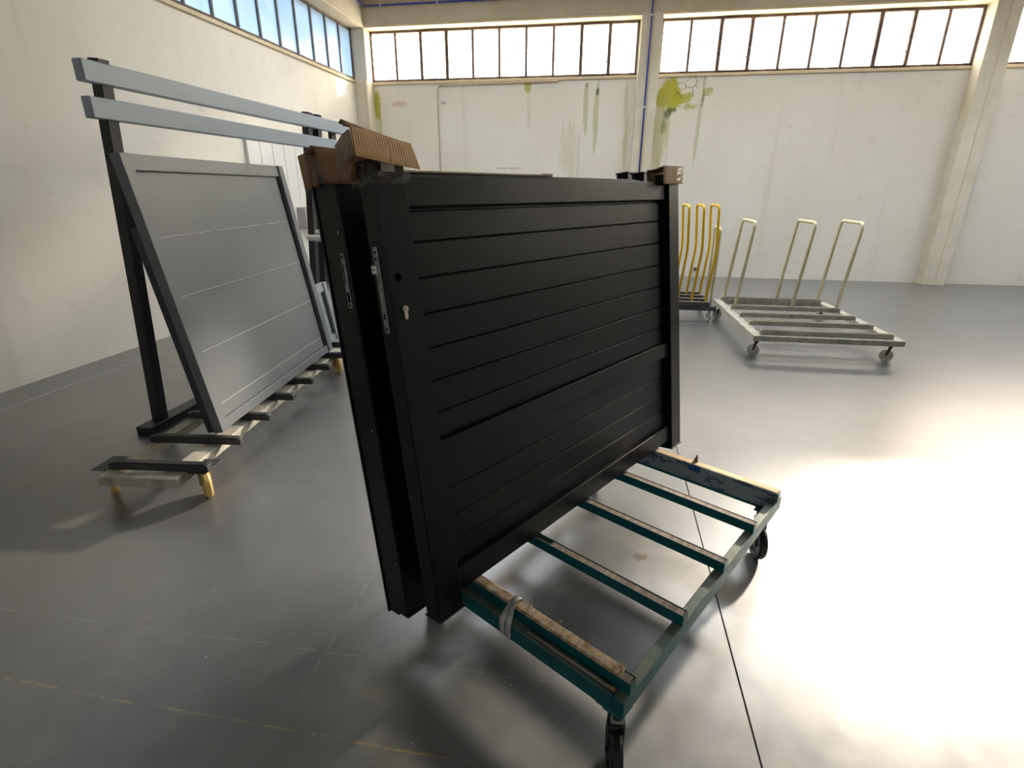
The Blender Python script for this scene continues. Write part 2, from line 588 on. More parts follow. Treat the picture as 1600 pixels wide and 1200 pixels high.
def patch(name, rows, mat, parent, thick=0.003, rib=0.0, ribs=0, nu=None, crumple=0.0, smooth=True, seed=0):
    """sheet through rows of points (each row the same number of points); ribs run along the row-to-row direction"""
    rows = [[Vector(p) for p in r] for r in rows]
    nu = nu or max(2, ribs * 4)
    nv = 5 if not crumple else 10
    if nu < 3 and not crumple:
        nv = 1

    def at(r, q):
        f = q * (len(r) - 1)
        i = min(int(f), len(r) - 2)
        return r[i].lerp(r[i + 1], f - i)
    bm = bmesh.new()
    g = []
    steps = []
    for i in range(len(rows) - 1):
        for j in range(nv):
            steps.append((i, j / nv))
    steps.append((len(rows) - 2, 1.0))
    for i, tv in steps:
        line = []
        for k in range(nu + 1):
            q = k / nu
            p0, p1 = at(rows[i], q), at(rows[i + 1], q)
            p = p0.lerp(p1, tv)
            e = (at(rows[i], min(1, q + 0.01)) - at(rows[i], max(0, q - 0.01)))
            nn = e.cross(p1 - p0)
            nn = nn.normalized() if nn.length > 1e-9 else Vector((0, 0, 1))
            if rib:
                p = p + nn * rib * math.sin(2 * math.pi * ribs * q)
            if crumple:
                nv3 = noise.noise_vector(p * 38 + Vector((seed, seed * 2, 0)))
                p = p + nv3 * crumple
            line.append(bm.verts.new(p))
        g.append(line)
    for a, c in zip(g, g[1:]):
        for k in range(nu):
            bm.faces.new((a[k], a[k + 1], c[k + 1], c[k]))
    bmesh.ops.recalc_face_normals(bm, faces=list(bm.faces))
    me = smooth_mesh(bm, name, smooth)
    o = link(name, me, mat, parent)
    if thick:
        md = o.modifiers.new('thickness', 'SOLIDIFY')
        md.thickness = thick
        md.offset = 0
    return o


# ------------------------------------------------------------------ room shell
XL, XR, YB, YF = -4.83, 12.6, 10.91, -8.0
floor = box('floor', XL - 0.2, XR + 0.2, YF - 0.2, YB + 0.2, -0.30, -0.012, m_joint, kind='structure')
xs = [XL - 0.2, 0.555 - 5.0, 0.555, 5.555, 10.555, XR + 0.2]
for a, c in zip(xs, xs[1:]):
    box('slab', a + 0.002, c - 0.002, YF - 0.2, YB + 0.2, -0.012, 0.0, m_floor, floor, 0.0015)

SILL, HEAD = 3.50, 4.33
ceil_bm = bmesh.new()
cy0, cy1 = ADDED_SKYLIGHTS[0][1] - SKY_Y / 2, ADDED_SKYLIGHTS[0][1] + SKY_Y / 2
bm_box(ceil_bm, XL - 0.4, XR + 0.3, YF - 0.3, cy0, CEIL, CEIL + 0.25)
bm_box(ceil_bm, XL - 0.4, XR + 0.3, cy1, YB + 0.3, CEIL, CEIL + 0.25)
x = XL - 0.4
for sx_, sy_ in ADDED_SKYLIGHTS + [(XR + 0.3 + SKY_X / 2, 0)]:
    bm_box(ceil_bm, x, sx_ - SKY_X / 2, cy0, cy1, CEIL, CEIL + 0.25)
    x = sx_ + SKY_X / 2
ceiling = link('ceiling', smooth_mesh(ceil_bm, 'ceiling'), m_ceil, None, 'structure')


def window_strip(idx, origin, along, inward, length, n, wide=(), frost=False, sill_mat=m_lintel, panes=None):
    """glazed strip between two columns. along / inward are axis unit vectors; origin = left end at z 0"""
    A, I = Vector(along), Vector(inward)
    Mx = Matrix((A, I, Vector((0, 0, 1)))).transposed().to_4x4()
    Mx.translation = Vector(origin)
    w = thing('window_%d' % idx, '', '', matrix=Mx)
    del w['label'], w['category']
    w['kind'] = 'structure'
    ft = 0.035
    box('window_frame', 0, length, -0.04, 0.01, SILL, SILL + ft, m_winframe, w, 0.003)
    box('window_frame', 0, length, -0.04, 0.01, HEAD - ft, HEAD, m_winframe, w, 0.003)
    box('window_frame', 0, ft, -0.04, 0.01, SILL, HEAD, m_winframe, w, 0.003)
    box('window_frame', length - ft, length, -0.04, 0.01, SILL, HEAD, m_winframe, w, 0.003)
    box('window_sill', -0.0, length, 0.0, 0.035, SILL - 0.05, SILL - 0.005, sill_mat, w, 0.004)
    st = length / n
    mm = m_steelwin if frost else m_winframe
    for k in range(1, n):
        wd = 0.055 if (k in wide or k - 1 in wide) else 0.040
        box('mullion', k * st - wd / 2, k * st + wd / 2, -0.035, 0.012, SILL + 0.01, HEAD - 0.01, mm, w, 0.002)
    for k in range(n):
        box('pane', k * st + 0.008, (k + 1) * st - 0.008, -0.016, -0.012, SILL + 0.01, HEAD - 0.01, m_pane_frost if frost else (panes[k] if panes else m_pane), w)
        if k in wide:      # an opening sash with its own frame and a stay handle
            x0, x1 = k * st + 0.012, (k + 1) * st - 0.012
            bm = bmesh.new()
            bm_box(bm, x0, x1, 0.0, 0.025, SILL + 0.012, SILL + 0.034)
            bm_box(bm, x0, x1, 0.0, 0.025, HEAD - 0.04, HEAD - 0.02)
            bm_box(bm, x0, x0 + 0.016, 0.0, 0.025, SILL + 0.012, HEAD - 0.02)
            bm_box(bm, x1 - 0.016, x1, 0.0, 0.025, SILL + 0.012, HEAD - 0.02)
            sash = link('sash', smooth_mesh(bm, 'sash'), m_winframe, w)
            h = bmesh.new()
            bm_tube(h, [(x1 - 0.01, 0.02, SILL + 0.20), (x1 - 0.01, 0.05, SILL + 0.20), (x1 - 0.06, 0.06, SILL + 0.22)], 0.009, 8)
            link('handle', smooth_mesh(h, 'handle'), m_steelwin, sash)
    # daylight portal in the opening
    p = area_light('window_portal', Mx @ Vector((length / 2, -0.09, (SILL + HEAD) / 2)), I, length, HEAD - SILL, 1, portal=True)
    return w


# back wall (y = YB), one object with its glazed openings left free
spans_back = [(-4.57, 0.37, 10, (2, 8)), (0.742, 5.68, 10, (2, 7)), (6.05, 10.99, 10, (2, 7))]
bm = bmesh.new()
bm_box(bm, XL - 0.2, XR + 0.2, YB, YB + 0.2, 0, SILL)
bm_box(bm, XL - 0.2, XR + 0.2, YB, YB + 0.2, HEAD, CEIL)
px = XL - 0.2
for a, c, n, wd in spans_back + [(XR + 0.2, 0, 0, 0)]:
    bm_box(bm, px, a, YB, YB + 0.2, SILL, HEAD)
    px = c
wall_back = link('wall_back', smooth_mesh(bm, 'wall_back'), m_wallback, None, 'structure')
for i, (a, c, n, wd) in enumerate(spans_back):
    window_strip(i + 1, (a, YB, 0), (1, 0, 0), (0, -1, 0), c - a, n, wd,
                 panes=([m_pane_half] + [m_pane_milky] * 9, [m_pane_milky] * 5 + [m_pane_half] * 5, None)[i])
# deep eaves beam and columns stand 27 cm proud of the panels
box('trim_1', XL + 0.27, XR, YB - 0.27, YB, HEAD + 0.035, CEIL, m_beam, None, 0.006, 'structure')
box('trim_2', XL + 0.27, XR, YB - 0.262, YB, HEAD + 0.002, HEAD + 0.035, m_lintel, None, 0.002, 'structure')
k = 3
for a, c in ((XL, -4.57), (0.39, 0.742), (5.68, 6.05), (10.99, 11.4)):
    cl = box('trim_%d' % k, a, c, YB - 0.27, YB, 0, HEAD + 0.04 if a > XL else CEIL, m_col, None, 0.008, 'structure')
    k += 1
    if a > XL:
        box('groove', a + 0.19, a + 0.205, YB - 0.276, YB - 0.262, 0.1, HEAD, m_lintel, cl)

# left wall with its own glazed strips
spans_left = [(YB - 0.27 - 4.80, YB - 0.27, 10), (0.9, 5.5, 10)]
bm = bmesh.new()
bm_box(bm, XL - 0.2, XL, YF, YB, 0, SILL)
bm_box(bm, XL - 0.2, XL, YF, YB, HEAD, CEIL)
py = YB
for a, c, n in spans_left + [(0, YF, 0)]:
    top = c if n else YF
    bm_box(bm, XL - 0.2, XL, top, py, SILL, HEAD)
    py = a
wall_left = link('wall_left', smooth_mesh(bm, 'wall_left'), m_wall, None, 'structure')
for i, (a, c, n) in enumerate(spans_left):
    window_strip(4 + i, (XL, a, 0), (0, 1, 0), (1, 0, 0), c - a, n, (), True)
box('trim_%d' % k, XL, XL + 0.27, YF, YB - 0.0, HEAD + 0.035, CEIL, m_beam, None, 0.006, 'structure'); k += 1
box('trim_%d' % k, XL, XL + 0.262, YF, YB - 0.27, HEAD + 0.002, HEAD + 0.035, m_lintel, None, 0.002, 'structure'); k += 1
# right and front walls (never in frame) with the same strips and a tall open doorway each
bm = bmesh.new()
bm_box(bm, XR, XR + 0.2, YF, YB, HEAD, CEIL)
bm_box(bm, XR, XR + 0.2, YF, YB, 0, SILL)
bm_box(bm, XR, XR + 0.2, -0.9, 4.9, SILL, HEAD)
bm_box(bm, XR, XR + 0.2, 9.9, YB, SILL, HEAD)
bm_box(bm, XR, XR + 0.2, YF, -0.9, SILL, HEAD)
link('wall_right', smooth_mesh(bm, 'wall_right'), m_wall, None, 'structure')
window_strip(6, (XR, 4.9, 0), (0, 1, 0), (-1, 0, 0), 5.0, 10)
bm = bmesh.new()
bm_box(bm, XL - 0.2, XR + 0.2, YF - 0.2, YF, HEAD, CEIL)
bm_box(bm, XL - 0.2, XR + 0.2, YF - 0.2, YF, 0, SILL)
bm_box(bm, XL - 0.2, -3.5, YF - 0.2, YF, SILL, HEAD)
bm_box(bm, 1.5, 7.0, YF - 0.2, YF, SILL, HEAD)
bm_box(bm, 7.0, XR + 0.2, YF - 0.2, YF, SILL, HEAD)
link('wall_front', smooth_mesh(bm, 'wall_front'), m_wall, None, 'structure')
window_strip(7, (-3.5, YF, 0), (1, 0, 0), (0, 1, 0), 5.0, 10)
for i, (sx_, sy_) in enumerate(ADDED_SKYLIGHTS):
    w = link('window_%d' % (8 + i), None)  # unseen skylight, added for the light it stands for
    w.location = (sx_, sy_, CEIL)
    w['kind'] = 'structure'
    hx, hy = SKY_X / 2, SKY_Y / 2
    for x0, x1, y0, y1 in ((-hx, hx, -hy - 0.04, -hy), (-hx, hx, hy, hy + 0.04), (-hx - 0.04, -hx, -hy, hy), (hx, hx + 0.04, -hy, hy)):
        box('window_frame', x0, x1, y0, y1, 0.25, 0.4, m_col, w)
    box('pane', -hx, hx, -hy, hy, 0.36, 0.366, m_added_skypane, w)  # sheet of the added, unseen skylight

# white sheeted door and grey box on the left wall
d1 = link('door_1', None)
d1.location = (XL, 7.0, 0)
d1['kind'] = 'structure'
for k2 in range(10):
    box('door_panel', 0.0, 0.05, k2 * 0.29 + 0.004, (k2 + 1) * 0.29 - 0.004, 0.0, 2.3, m_doorwhite, d1, 0.006)
box('door_rail', 0.0, 0.075, -0.04, 2.95, 2.3, 2.38, m_boxgrey, d1, 0.004)
cb = thing('grey_cabinet', 'grey wall box with a recessed handle on the white sheeted door', 'cabinet', (XL + 0.052, 8.0, 1.0))
box('body', 0.0, 0.14, 0.0, 0.30, 0.0, 0.31, m_boxgrey, cb, 0.006)
box('handle', 0.14, 0.152, 0.03, 0.20, 0.20, 0.235, m_alu, cb, 0.003)

# blue compressed-air pipe: along the beam, then down the column
bp = thing('blue_air_pipe', 'thin blue pipe running along the beam and down the column', 'pipe', (0, 0, 0))
yb_ = YB - 0.30
tube('pipe_run', arc_path([(XL + 0.33, 2.0, 4.655), (XL + 0.33, yb_, 4.655), (0.545, yb_, 4.655), (0.545, yb_, 1.74)], 0.08), 0.0135, m_blue, bp, 10)
for p in ((-4.2, 4.655), (-3.15, 4.655), (-2.0, 4.655), (-0.8, 4.655)):
    box('pipe_clip', p[0] - 0.012, p[0] + 0.012, yb_ - 0.018, yb_ + 0.03, p[1] - 0.02, p[1] + 0.02, m_clip, bp, 0.003)
for z in (4.32, 2.95, 1.76):
    box('pipe_clip', 0.545 - 0.022, 0.545 + 0.022, yb_ - 0.018, yb_ + 0.03, z - 0.012, z + 0.012, m_clip, bp, 0.003)
cd = tag(tube('cable_conduit', arc_path([(-1.0, YB - 0.045, 3.432), (-3.235, YB - 0.045, 3.42), (-3.295, YB - 0.014, 3.36), (-3.297, YB - 0.014, 0.6)], 0.05), 0.013, m_conduit, None, 8),
         'thin cream conduit running down the back wall from the window sill', 'conduit')
cd2 = tag(tube('wall_pipe', [(-4.56, YB - 0.30, 0.02), (-4.585, YB - 0.30, 3.5)], 0.014, m_col, None, 8),
          'thin cream pipe rising up the corner column by the left windows', 'pipe')

hk = thing('wall_bracket', 'small black bracket low on the back wall behind the yellow hoops', 'bracket', (1.80, YB, 0.14))
box('plate', -0.05, 0.03, -0.006, 0.0, -0.03, 0.03, m_winframe, hk, 0.002)
box('arm', -0.05, 0.05, -0.05, -0.006, -0.008, 0.008, m_winframe, hk, 0.002)

# ------------------------------------------------------------------ axes of the leaning gates and their trolley
gd = Vector((0.53129063, 0.84718963, 0.0))
pd = Vector((0.84718963, -0.53129063, 0.0))
ud = Vector((-0.10854222, 0.06806913, 0.99175863))
nd = gd.cross(ud)
O = Vector((-0.03275811, 1.88733266, 0.37730617))
O0 = O - gd * O.dot(gd)
gate_m = Matrix((gd, -nd, ud)).transposed().to_4x4()
ANG = math.atan2(gd.y, gd.x)

# slat boundaries measured up the leaf
UPPER = [1.180, 1.096, 0.997, 0.895, 0.793, 0.694, 0.594, 0.512]
LOWER = [0.441, 0.339, 0.243, 0.154, 0.062]


def gate_leaf(g0, g1, n0, du, u_lo, u_hi, label, lock=None, depth=0.068, near_u_lo=None):
    """a boarded gate leaf. local x along the leaf, y = -n (towards the back), z up the lean"""
    gm = (g0 + g1) / 2
    mt = gate_m.copy()
    mt.translation = O0 + gd * gm
    t = thing('gate_leaf', label, 'gate', matrix=mt)
    sw = 0.100

    def bx(name, ga, gb, na, nb, ua, ub, mat, parent=t, bevel=0.002):
        return box(name, ga - gm, gb - gm, -nb - n0, -na - n0, ua, ub, mat, parent, bevel)
    for side, (a, c) in enumerate(((g0, g0 + sw), (g1 - sw, g1))):
        lo = u_lo
        s = bx('stile', a, c, -depth, 0.0, lo, u_hi - 0.006, m_gate, bevel=0.0035)
        bx('end_cap', a - 0.004, c + 0.004, -depth - 0.004, 0.004, lo - 0.006, lo + 0.001, m_cap, s, 0.0015)
        bx('end_cap', a - 0.004, c + 0.004, -depth - 0.004, 0.004, u_hi - 0.007, u_hi, m_cap, s, 0.0015)
        # the shallow shadow groove down each stile's inner face
    a, c = g0 + sw - 0.001, g1 - sw + 0.001
    fr, br = -0.016, -0.058
    bx('top_rail', a, c, br, fr, 1.189 + du, 1.267 + du, m_gate)
    bx('mid_rail', a, c, br, fr, 0.441 + du, 0.512 + du, m_gate)
    bx('bottom_rail', a, c, br, fr, -0.012 + du, 0.069 + du, m_gate)
    fs, bs = -0.036, -0.050
    for arr in (UPPER, LOWER):
        for hi, lo in zip(arr, arr[1:]):
            s = bx('slat', a, c, bs, fs, lo + 0.0003 + du, hi - 0.0014 + du, m_gate, bevel=0.0032)
    bx('back_panel', a, c, bs - 0.004, bs, 0.06 + du, 1.19 + du, m_gate, bevel=0)
    return t, bx, gm


leaf1, bx1, gm1 = gate_leaf(0.818, 2.519, 0.0, 0.0, -0.055, 1.302,
                            'black boarded gate leaf at the front of the stack with a lock cylinder')
# lock: hole for the handle, euro cylinder, face plate on the narrow edge
st0 = [o for o in leaf1.children if o.name.startswith('stile')][0]


def cyl_in_leaf(name, g, u, n_front, r, length, mat, bx_gm, n0=0.0, parent=None, n=16, axis='n'):
    bm = bmesh.new()
    if axis == 'n':
        bm_tube(bm, [(g - bx_gm, -n_front - n0, u), (g - bx_gm, -n_front - n0 + length, u)], r, n)
    else:
        bm_tube(bm, [(g - bx_gm, -n_front - n0, u), (g - bx_gm + length, -n_front - n0, u)], r, n)
    return link(name, smooth_mesh(bm, name), mat, parent)


ring = lathe('handle_hole', [(0.0095, -0.0004), (0.0105, -0.0010), (0.0118, -0.0006), (0.0118, 0.0005)], (0.850 - gm1, 0, 1.010), (0, 1, 0), m_gate, leaf1, 24)
cyl_in_leaf('hole_shadow', 0.850, 1.010, 0.0012, 0.0098, 0.002, m_hole, gm1, 0, ring)
# euro cylinder: round barrel above a stem
bm = bmesh.new()
outl = []
rC, wS, hS = 0.0092, 0.0055, 0.0285
for i in range(25):
    a = rad(-90 + 36) + rad(360 - 72) * i / 24
    outl.append((rC * math.cos(a), rC * math.sin(a)))
outl += [(-wS, -hS + 0.005), (-wS * 0.7, -hS + 0.0012), (0, -hS), (wS * 0.7, -hS + 0.0012), (wS, -hS + 0.005)]
f0 = [bm.verts.new((0.8555 - gm1 + x, -0.0045, 0.925 + z)) for x, z in outl]
f1 = [bm.verts.new((0.8555 - gm1 + x, 0.004, 0.925 + z)) for x, z in outl]
bm.faces.new(f0)
for i in range(len(outl)):
    j = (i + 1) % len(outl)
    bm.faces.new((f0[i], f0[j], f1[j], f1[i]))
bmesh.ops.recalc_face_normals(bm, faces=list(bm.faces))
cyl = link('lock_cylinder', smooth_mesh(bm, 'lock_cylinder'), m_brassnickel, leaf1)
cyl['label'] = 'satin nickel euro lock cylinder'
plug = lathe('plug', [(0.0001, -0.0066), (0.0058, -0.0066), (0.0064, -0.0058), (0.0064, -0.004)], (0.8555 - gm1, 0, 0.9255), (0, 1, 0), m_brassnickel, cyl, 20)
box('keyway', 0.8555 - gm1 - 0.0007, 0.8555 - gm1 + 0.0007, -0.0071, -0.0064, 0.9215, 0.9300, m_hole, cyl)
# face plate on the edge facing the viewer (x = g0)
pl = bx1('lock_plate', 0.815, 0.8185, -0.049, -0.028, 0.863, 1.092, m_zinc, leaf1, 0.0008)
pl['label'] = 'grey zinc lock face plate'


def plate_screws(parent, g, n, us, gm, n0=0.0, r=0.0035):
    for u in us:
        cyl_in_leaf('screw', g - 0.0012, u, n, r, 0.0014, m_hole, gm, n0, parent, 10, 'g')


plate_screws(pl, 0.815, -0.0385, (1.078, 1.061, 0.914, 0.905, 0.874), gm1)
bm = bmesh.new()      # reversible latch with notched corners
prof = [(-0.0115, 0.0125), (-0.007, 0.0095), (0.007, 0.0095), (0.0115, 0.0125), (0.0105, 0.006), (0.0105, -0.006), (0.0115, -0.0125), (0.007, -0.0095), (-0.007, -0.0095), (-0.0115, -0.0125), (-0.0105, -0.006), (-0.0105, 0.006)]
q0 = [bm.verts.new((0.8135 - gm1 - 0.008, 0.041 + y, 1.034 + z)) for y, z in prof]
q1 = [bm.verts.new((0.8150 - gm1, 0.041 + y, 1.034 + z)) for y, z in prof]
bm.faces.new(q0)
for i in range(len(prof)):
    j = (i + 1) % len(prof)
    bm.faces.new((q0[i], q0[j], q1[j], q1[i]))
bmesh.ops.recalc_face_normals(bm, faces=list(bm.faces))
la = link('latch', smooth_mesh(bm, 'latch'), m_zinc_bright, pl)
cyl_in_leaf('latch_screw', 0.8051, 1.034, -0.0405, 0.0032, 0.0012, m_hole, gm1, 0, pl, 12, 'g')
bx1('deadbolt', 0.8142, 0.8152, -0.0435, -0.0335, 0.943, 1.000, m_rod, pl, 0.0003)
bx1('slot', 0.8146, 0.8151, -0.0446, -0.0432, 0.940, 1.003, m_hole, pl, 0)
bx1('slot', 0.8146, 0.8151, -0.0340, -0.0326, 0.940, 1.003, m_hole, pl, 0)

# second leaf behind it, with a rebate strip and strike plate
leaf2, bx2, gm2 = gate_leaf(0.818, 2.620, -0.181, 0.036, -0.120, 1.338,
                            'second black gate leaf behind the front one with a recessed strike plate')
bx2('rebate_strip', 0.822, 0.838, -0.124, -0.066, -0.150, 1.30, m_gate, leaf2, 0.001)
bx2('rebate_strip', 0.818, 0.850, -0.128, -0.120, -0.158, 1.30, m_gate, leaf2, 0.001)
sp = bx2('strike_plate', 0.8155, 0.8185, -0.033, -0.013, 0.929, 1.084, m_zinc, leaf2, 0.0008)
sp['label'] = 'grey zinc strike plate'
bx2('slot', 0.8150, 0.8157, -0.028, -0.019, 1.00, 1.055, m_hole, sp, 0)
bx2('lip', 0.8125, 0.8158, -0.018, -0.014, 0.985, 1.060, m_galv, sp, 0.0005)
bx2('slot', 0.8150, 0.8157, -0.028, -0.019, 0.945, 0.975, m_hole, sp, 0)
plate_screws(sp, 0.8155, -0.023, (1.075, 0.938), gm2, -0.181)
for u in (1.141, 0.074, 0.55):
    s = cyl_in_leaf('rivet', 0.8165, u, -0.024, 0.0045, 0.0025, m_zinc, gm2, -0.181, leaf2, 12, 'g')
# third, shorter leaf at the back of the stack: only its far stile top shows
leaf3, bx3, gm3 = gate_leaf(0.980, 2.705, -0.318, 0.055, 0.032, 1.360,
                            'rearmost black gate leaf, seen only as a capped stile top behind the stack')

lath = thing('wooden_lath', 'thin pale wooden lath lying on top of the stacked gates', 'lath', matrix=leaf2.matrix_world)
bm = bmesh.new()
bm_box(bm, 1.05 - gm2, 1.80 - gm2, 0.192, 0.222, 1.3035, 1.309)
bm_box(bm, 1.74 - gm2, 1.80 - gm2, 0.192, 0.222, 1.309, 1.313)
link('strip', smooth_mesh(bm, 'strip'), m_lath, lath)


# ------------------------------------------------------------------ cardboard caps and film over the stile tops
def leaf_frame(gm):
    mt = gate_m.copy()
    mt.translation = O0 + gd * gm
    return mt


def P(g, n, u):
    return (g, -n, u)


fm0 = leaf_frame(0.0)
capA = thing('cardboard_cap', 'folded corrugated cardboard cap over the front gate lock stile', 'cardboard', matrix=fm0, group='cardboard caps on the gate stiles')
fp = patch('front_panel', [[P(0.766, 0.012, 1.368), P(0.866, 0.013, 1.352)], [P(0.745, 0.050, 1.297), P(0.838, 0.050, 1.283)]], m_card, capA, 0.003, 0.0006, 15)
patch('front_panel', [[P(0.868, 0.012, 1.352), P(0.940, 0.012, 1.337)], [P(0.841, 0.050, 1.283), P(0.928, 0.050, 1.272)]], m_card, capA, 0.003, 0.0006, 10)
patch('top_panel', [[P(0.767, 0.012, 1.3685), P(0.940, 0.012, 1.338)], [P(0.775, -0.028, 1.378), P(0.935, -0.03, 1.354)], [P(0.789, -0.058, 1.398), P(0.93, -0.06, 1.366)], [P(0.797, -0.082, 1.396), P(0.925, -0.085, 1.365)]], m_card_dark, capA, 0.003, nu=8)
patch('side_flap', [[P(0.766, 0.006, 1.362), P(0.750, 0.040, 1.300)], [P(0.782, -0.05, 1.362), P(0.770, -0.04, 1.302)], [P(0.800, -0.115, 1.350), P(0.792, -0.10, 1.292)]], m_card_dark, capA, 0.003, nu=4)
patch('back_panel', [[P(0.800, -0.118, 1.352), P(0.925, -0.100, 1.345)], [P(0.785, -0.105, 1.262), P(0.915, -0.095, 1.262)]], m_card_dark, capA, 0.003, 0.001, 14)
bpn = patch('inner_flap', [[P(0.792, -0.095, 1.300), P(0.790, -0.01, 1.318)], [P(0.783, -0.095, 1.262), P(0.80, -0.075, 1.256)]], m_card_dark, capA, 0.003, nu=4)

capB = thing('cardboard_cap', 'plain cardboard cap over the second gate stile, taped with clear film', 'cardboard', matrix=fm0, group='cardboard caps on the gate stiles')
patch('front_panel', [[P(0.768, -0.165, 1.351), P(0.93, -0.165, 1.345)], [P(0.778, -0.165, 1.265), P(0.93, -0.165, 1.262)]], m_card_dark, capB, 0.003, 0.0004, 14)
patch('top_panel', [[P(0.768, -0.165, 1.352), P(0.93, -0.165, 1.346)], [P(0.778, -0.20, 1.362), P(0.93, -0.20, 1.354)], [P(0.790, -0.262, 1.356), P(0.93, -0.26, 1.346)]], m_card_dark, capB, 0.003, nu=6)
patch('back_panel', [[P(0.792, -0.264, 1.355), P(0.93, -0.264, 1.345)], [P(0.800, -0.272, 1.270), P(0.93, -0.272, 1.265)]], m_card_dark, capB, 0.003, nu=6)
bo = patch('back_lip', [[P(0.792, -0.264, 1.355), P(0.800, -0.272, 1.262)], [P(0.795, -0.308, 1.355), P(0.803, -0.314, 1.262)]], m_card_dark, capB, 0.003, nu=4)

capC = thing('cardboard_cap', 'pale cardboard cap with shiny tape over the far gate stile', 'cardboard', matrix=fm0, group='cardboard caps on the gate stiles')
patch('front_panel', [[P(2.346, 0.012, 1.328), P(2.541, 0.012, 1.330)], [P(2.346, 0.012, 1.254), P(2.541, 0.012, 1.256)]], m_card_pale, capC, 0.003, nu=6)
patch('top_panel', [[P(2.346, 0.012, 1.329), P(2.541, 0.012, 1.331)], [P(2.36, -0.04, 1.322), P(2.541, -0.04, 1.326)], [P(2.375, -0.085, 1.324), P(2.541, -0.085, 1.326)]], m_card_dark, capC, 0.003, nu=6)
patch('back_panel', [[P(2.375, -0.085, 1.324), P(2.541, -0.085, 1.326)], [P(2.380, -0.088, 1.25), P(2.541, -0.088, 1.25)]], m_card_dark, capC, 0.003, nu=6)
tp = patch('tape', [[P(2.468, 0.0145, 1.325), P(2.535, 0.0145, 1.325)], [P(2.468, 0.0145, 1.260), P(2.535, 0.0145, 1.260)]], m_film, capC, 0.0, nu=10, crumple=0.003, smooth=False, seed=4)
tp['label'] = 'crumpled shiny clear tape'


def film_wrap(name, label, g0, g1, n0, n1, u0, u1, amp, seed):
    """crumpled clear stretch film around a stile"""
    t = thing(name, label, 'film', matrix=fm0)
    loop = [P(g0, n1, 0), P(g0, n0, 0), P(g1, n0, 0)]
    bm = bmesh.new()
    rows = []
    nu_, nv_ = 26, 14
    for j in range(nv_ + 1):
        u = u0 + (u1 - u0) * j / nv_
        line = []
        for k2 in range(nu_ + 1):
            q = k2 / nu_ * 2
            i = min(int(q), 1)
            p = Vector(loop[i]).lerp(Vector(loop[i + 1]), q - i)
            p.z = u
            off = noise.noise_vector(p * 55 + Vector((seed, 0, seed)))
            p += off * amp
            if j == 0:
                p.z += 0.002 * math.sin(k2 * 1.7 + seed)
            line.append(bm.verts.new(p))
        rows.append(line)
    for a, c in zip(rows, rows[1:]):
        for k2 in range(nu_):
            bm.faces.new((a[k2], a[k2 + 1], c[k2 + 1], c[k2]))
    me = smooth_mesh(bm, name, False)
    link('sheet', me, m_film, t)
    return t


fw = film_wrap('stretch_film', 'crumpled clear film wrapped round the front lock stile under its cardboard', 0.808, 0.926, 0.012, -0.082, 1.243, 1.306, 0.0045, 3)
box('pale_patch', 0.845, 0.885, -0.0016, -0.0004, 1.272, 1.300, m_palepatch, leaf1, mtx=Matrix.Translation((-gm1, 0, 0)))  # plain pale rectangle on the stile front near its top
fw2 = film_wrap('stretch_film', 'clear film stretched across the open end of the second gate cardboard', 0.802, 0.84, -0.172, -0.262, 1.272, 1.338, 0.003, 9)
fa = tag(patch('stretch_film', [[P(0.748, 0.036, 1.352), P(0.741, 0.05, 1.300)], [P(0.790, -0.11, 1.350), P(0.780, -0.10, 1.275)]], m_film, None, 0.0, nu=10, crumple=0.003, smooth=False, seed=11),
         'clear film closing the near end of the corrugated cap', 'film')
fa.matrix_world = fm0

# ------------------------------------------------------------------ trolley under the gates
OT = gd * 1.65 + pd * -1.0
tr = thing('gate_trolley', 'low teal steel trolley carrying the black gates on five crossbars', 'trolley', OT, ANG)


def T(name, g0, g1, p0, p1, z0, z1, mat, parent=tr, bevel=0.003):
    return box(name, g0 - 1.65, g1 - 1.65, -p1 - 1.0, -p0 - 1.0, z0, z1, mat, parent, bevel)


RT, RB, CT = 0.31, 0.25, 0.35
G0, G1, PR, PL = 0.966, 2.335, -0.454, -1.50
T('side_rail', G0, G1, PR - 0.036, PR, RB, RT, m_teal)
T('side_rail', G0, G1, PL, PL + 0.036, RB, RT, m_teal)
T('end_beam', G0, G0 + 0.050, PL + 0.036, PR - 0.036, RB, RT, m_teal)
T('end_beam', 2.270, G1, PL + 0.036, PR - 0.036, RB, RT, m_teal)
for i, gc in enumerate((0.998, 1.322, 1.656, 1.965, 2.268)):
    cb_ = link('crossbar', None, None, tr)
    me_bm = bmesh.new()
    a, c = gc, gc + 0.034
    # open channel: two side lips, floor and a closed end
    for x0, x1, z0, z1 in ((a, a + 0.003, RT, CT), (c - 0.003, c, RT, CT), (a + 0.003, c - 0.003, RT, CT - 0.008)):
        bm_box(me_bm, x0 - 1.65, x1 - 1.65, -(PR - 0.004) - 1.0, -(PL + 0.004) - 1.0, z0, z1)
    bm_box(me_bm, a - 1.65, c - 1.65, -(PR - 0.001) - 1.0, -(PR - 0.004) - 1.0, RT, CT)
    COL.objects.unlink(cb_)
    bpy.data.objects.remove(cb_)
    cb_ = link('crossbar', smooth_mesh(me_bm, 'crossbar'), m_teal, tr)
    p_in = (-0.0, PL, -0.975, PL, PL)[i]
    if i == 1:
        T('wood_inlay', a + 0.004, c - 0.005, -0.985, PR - 0.008, CT - 0.008, CT - 0.0015, m_inlay, cb_, 0.001)
    else:
        T('wood_inlay', a + 0.004, c - 0.005, PL + 0.03, PR - 0.008, CT - 0.008, CT - 0.0015, m_inlay, cb_, 0.001)
